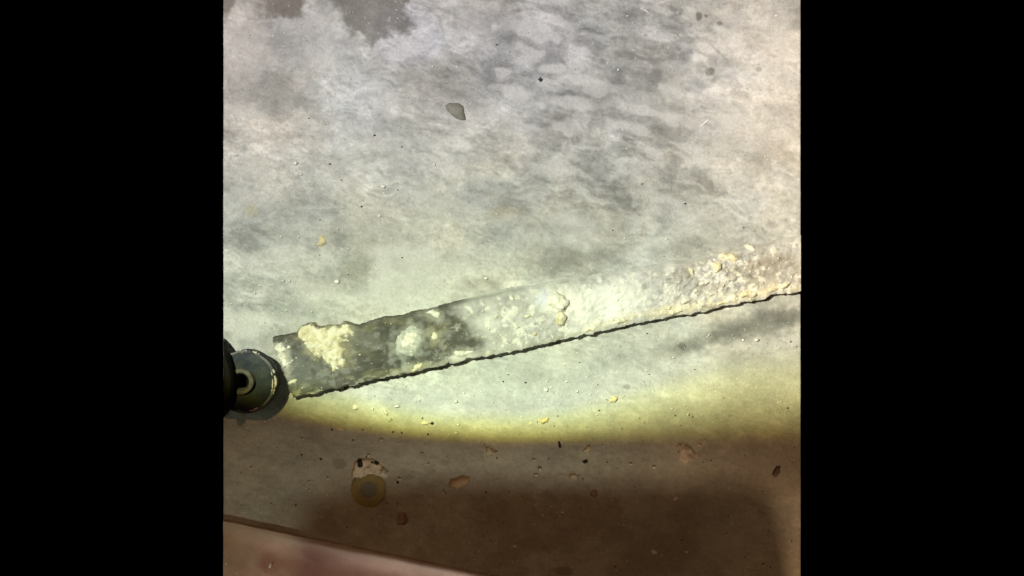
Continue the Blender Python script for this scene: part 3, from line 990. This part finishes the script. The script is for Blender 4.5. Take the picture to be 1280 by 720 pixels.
chip('plaster_sliver', [(875, 159), (880, 153), (887, 148), (886, 151), (880, 156)], 1.6, 'white',
     'white thin plaster sliver on the peach tinted floor at right', 'sliver', CG, seed=68, edge=1, warp=.3, step=.6)


def build_grit():
    """the countless specks: white lime dust grains, a few black ones, one object"""
    rnd = random.Random(11)
    listed = [(386, 148, .9, 1), (468, 169, 1.0, 1), (369, 204, 1.8, 0), (406, 155, 1.2, 0), (365, 142, 1.3, 0), (295, 194, 1.4, 0),
              (550, 24, 1.1, 0), (541, 83, 1.2, 0), (538, 170, 1.3, 0), (773, 87, 1.4, 0), (479, 233, 2.2, 0), (480, 241, 1.0, 0),
              (474, 270, 1.9, 0), (488, 271, 1.3, 0), (422, 287, 1.3, 0), (351, 296, 1.9, 0), (373, 296, 1.6, 0), (354, 351, 1.8, 0),
              (362, 351, 1.4, 0), (421, 352, 2.4, 0), (318, 366, 1.2, 0), (325, 357, 1.2, 0), (358, 388, 1.2, 0), (607, 348, 1.7, 0),
              (376, 218, 1.6, 0), (386, 229, 1.2, 0), (367, 230, 1.0, 0), (543, 206, 1.3, 0), (781, 298, 1.2, 0), (833, 299, 1.3, 0),
              (412, 205, .9, 1), (427, 225, .9, 1), (452, 258, 1.0, 1), (540, 529, 1.6, 1), (535, 543, 1.3, 1), (502, 541, 1.0, 1),
              (441, 550, 1.2, 1), (401, 574, 1.0, 1), (415, 537, 1.1, 1), (466, 511, 1.6, 0), (496, 508, 2.0, 0), (524, 500, 1.3, 0),
              (468, 495, 1.2, 0), (570, 502, 1.8, 0), (573, 531, 1.6, 0), (570, 541, 1.6, 0), (580, 491, 1.2, 0), (683, 487, 2.0, 0),
              (722, 489, 1.3, 0), (708, 477, 1.2, 0), (684, 476, 1.0, 0), (663, 530, 1.0, 0), (734, 533, 1.1, 0), (689, 484, .9, 0),
              (657, 478, 1.1, 1), (629, 477, .9, 1), (749, 513, .9, 1), (840, 511, 1.1, 0), (860, 518, 1.6, 0), (898, 524, 1.0, 0),
              (817, 489, 1.0, 0), (799, 522, 1.2, 0), (804, 528, 1.3, 0), (886, 419, 1.0, 0), (946, 425, 1.9, 0), (929, 425, 1.1, 0),
              (974, 435, 1.2, 0), (809, 417, .8, 1), (842, 447, 1.2, 0), (985, 510, 1.0, 1), (668, 575, 1.8, 0), (675, 586, 2.4, 0),
              (670, 594, 1.8, 0), (605, 583, 1.0, 0), (610, 592, 1.0, 0), (554, 616, 2.6, 0), (622, 626, 1.2, 0), (679, 636, .9, 0),
              (678, 644, 1.4, 0), (703, 641, 1.8, 0), (643, 683, 2.2, 0), (700, 685, 1.2, 0), (780, 657, 1.6, 0), (858, 690, 1.4, 0),
              (536, 580, 1.2, 0), (477, 550, 1.4, 0), (465, 556, 1.2, 0), (461, 569, 1.6, 0), (379, 549, 1.8, 0), (387, 602, 1.2, 0),
              (387, 613, 1.2, 0), (314, 585, 1.2, 0), (309, 534, 1.2, 0), (410, 598, 1.4, 0), (528, 567, 1.3, 0), (500, 599, 1.6, 0),
              (497, 603, 1.4, 1), (403, 647, 1.4, 0), (593, 699, 1.2, 0), (589, 692, 1.2, 0), (622, 600, 1, 0), (735, 672, 1, 0),
              (910, 610, 1.3, 0), (818, 584, 1.5, 0), (789, 580, 1.3, 0), (733, 577, 1.0, 0), (840, 557, 1.0, 0)]
    pts = list(listed)
    for i in range(1700):
        px_, py_ = rnd.uniform(281, 999), rnd.uniform(0, 720)
        if py_ < 380 and rnd.random() < .72:
            continue
        pts.append((px_, py_, rnd.choice([.35, .4, .5, .55, .65, .8, 1.0]), 1 if rnd.random() < .2 else 0))
    for i in range(90):                                    # denser trail below the washer
        pts.append((rnd.gauss(560, 130), rnd.gauss(620, 45), rnd.choice([.4, .5, .6, .9]), 1 if rnd.random() < .3 else 0))
    for name, flag, m, lab in (('lime_grit', 0, 'white', 'pale lime grit sprinkled all over the floor'),
                               ('dark_grit', 1, 'dark', 'tiny black grit sprinkled all over the floor')):
        bm = bmesh.new()
        for n_, (px_, py_, r_, f) in enumerate(pts):
            r_ *= 1.3 if n_ < len(listed) else 1.15
            if f != flag:
                continue
            if not 282 < px_ < 998:
                continue
            if 345 < px_ < 1010:
                if np.interp(px_, *zip(*TOPE)) - 4 < py_ < np.interp(px_, *zip(*BOTE)) + 7:
                    continue
            if math.hypot(px_ - 460, py_ - 613) < 24 or py_ > 651 + (px_ - 280) * .209 - 3:
                continue
            ret = bmesh.ops.create_icosphere(bm, subdivisions=1, radius=r_ * S)
            sx, sy = rnd.uniform(.8, 1.5), rnd.uniform(.6, 1.1)
            for vv in ret['verts']:
                q = rnd.uniform(.75, 1.25)
                vv.co.x = vv.co.x * q * sx + (px_ - 640) * S
                vv.co.y = vv.co.y * q * sy + (360 - py_) * S
                vv.co.z = vv.co.z * q * .7 + (r_ * .3 - .6) * S
        me = bpy.data.meshes.new(name)
        bm.to_mesh(me)
        bm.free()
        tag(link(name, me, M[m]), lab, 'grit', None, 'stuff')


build_grit()
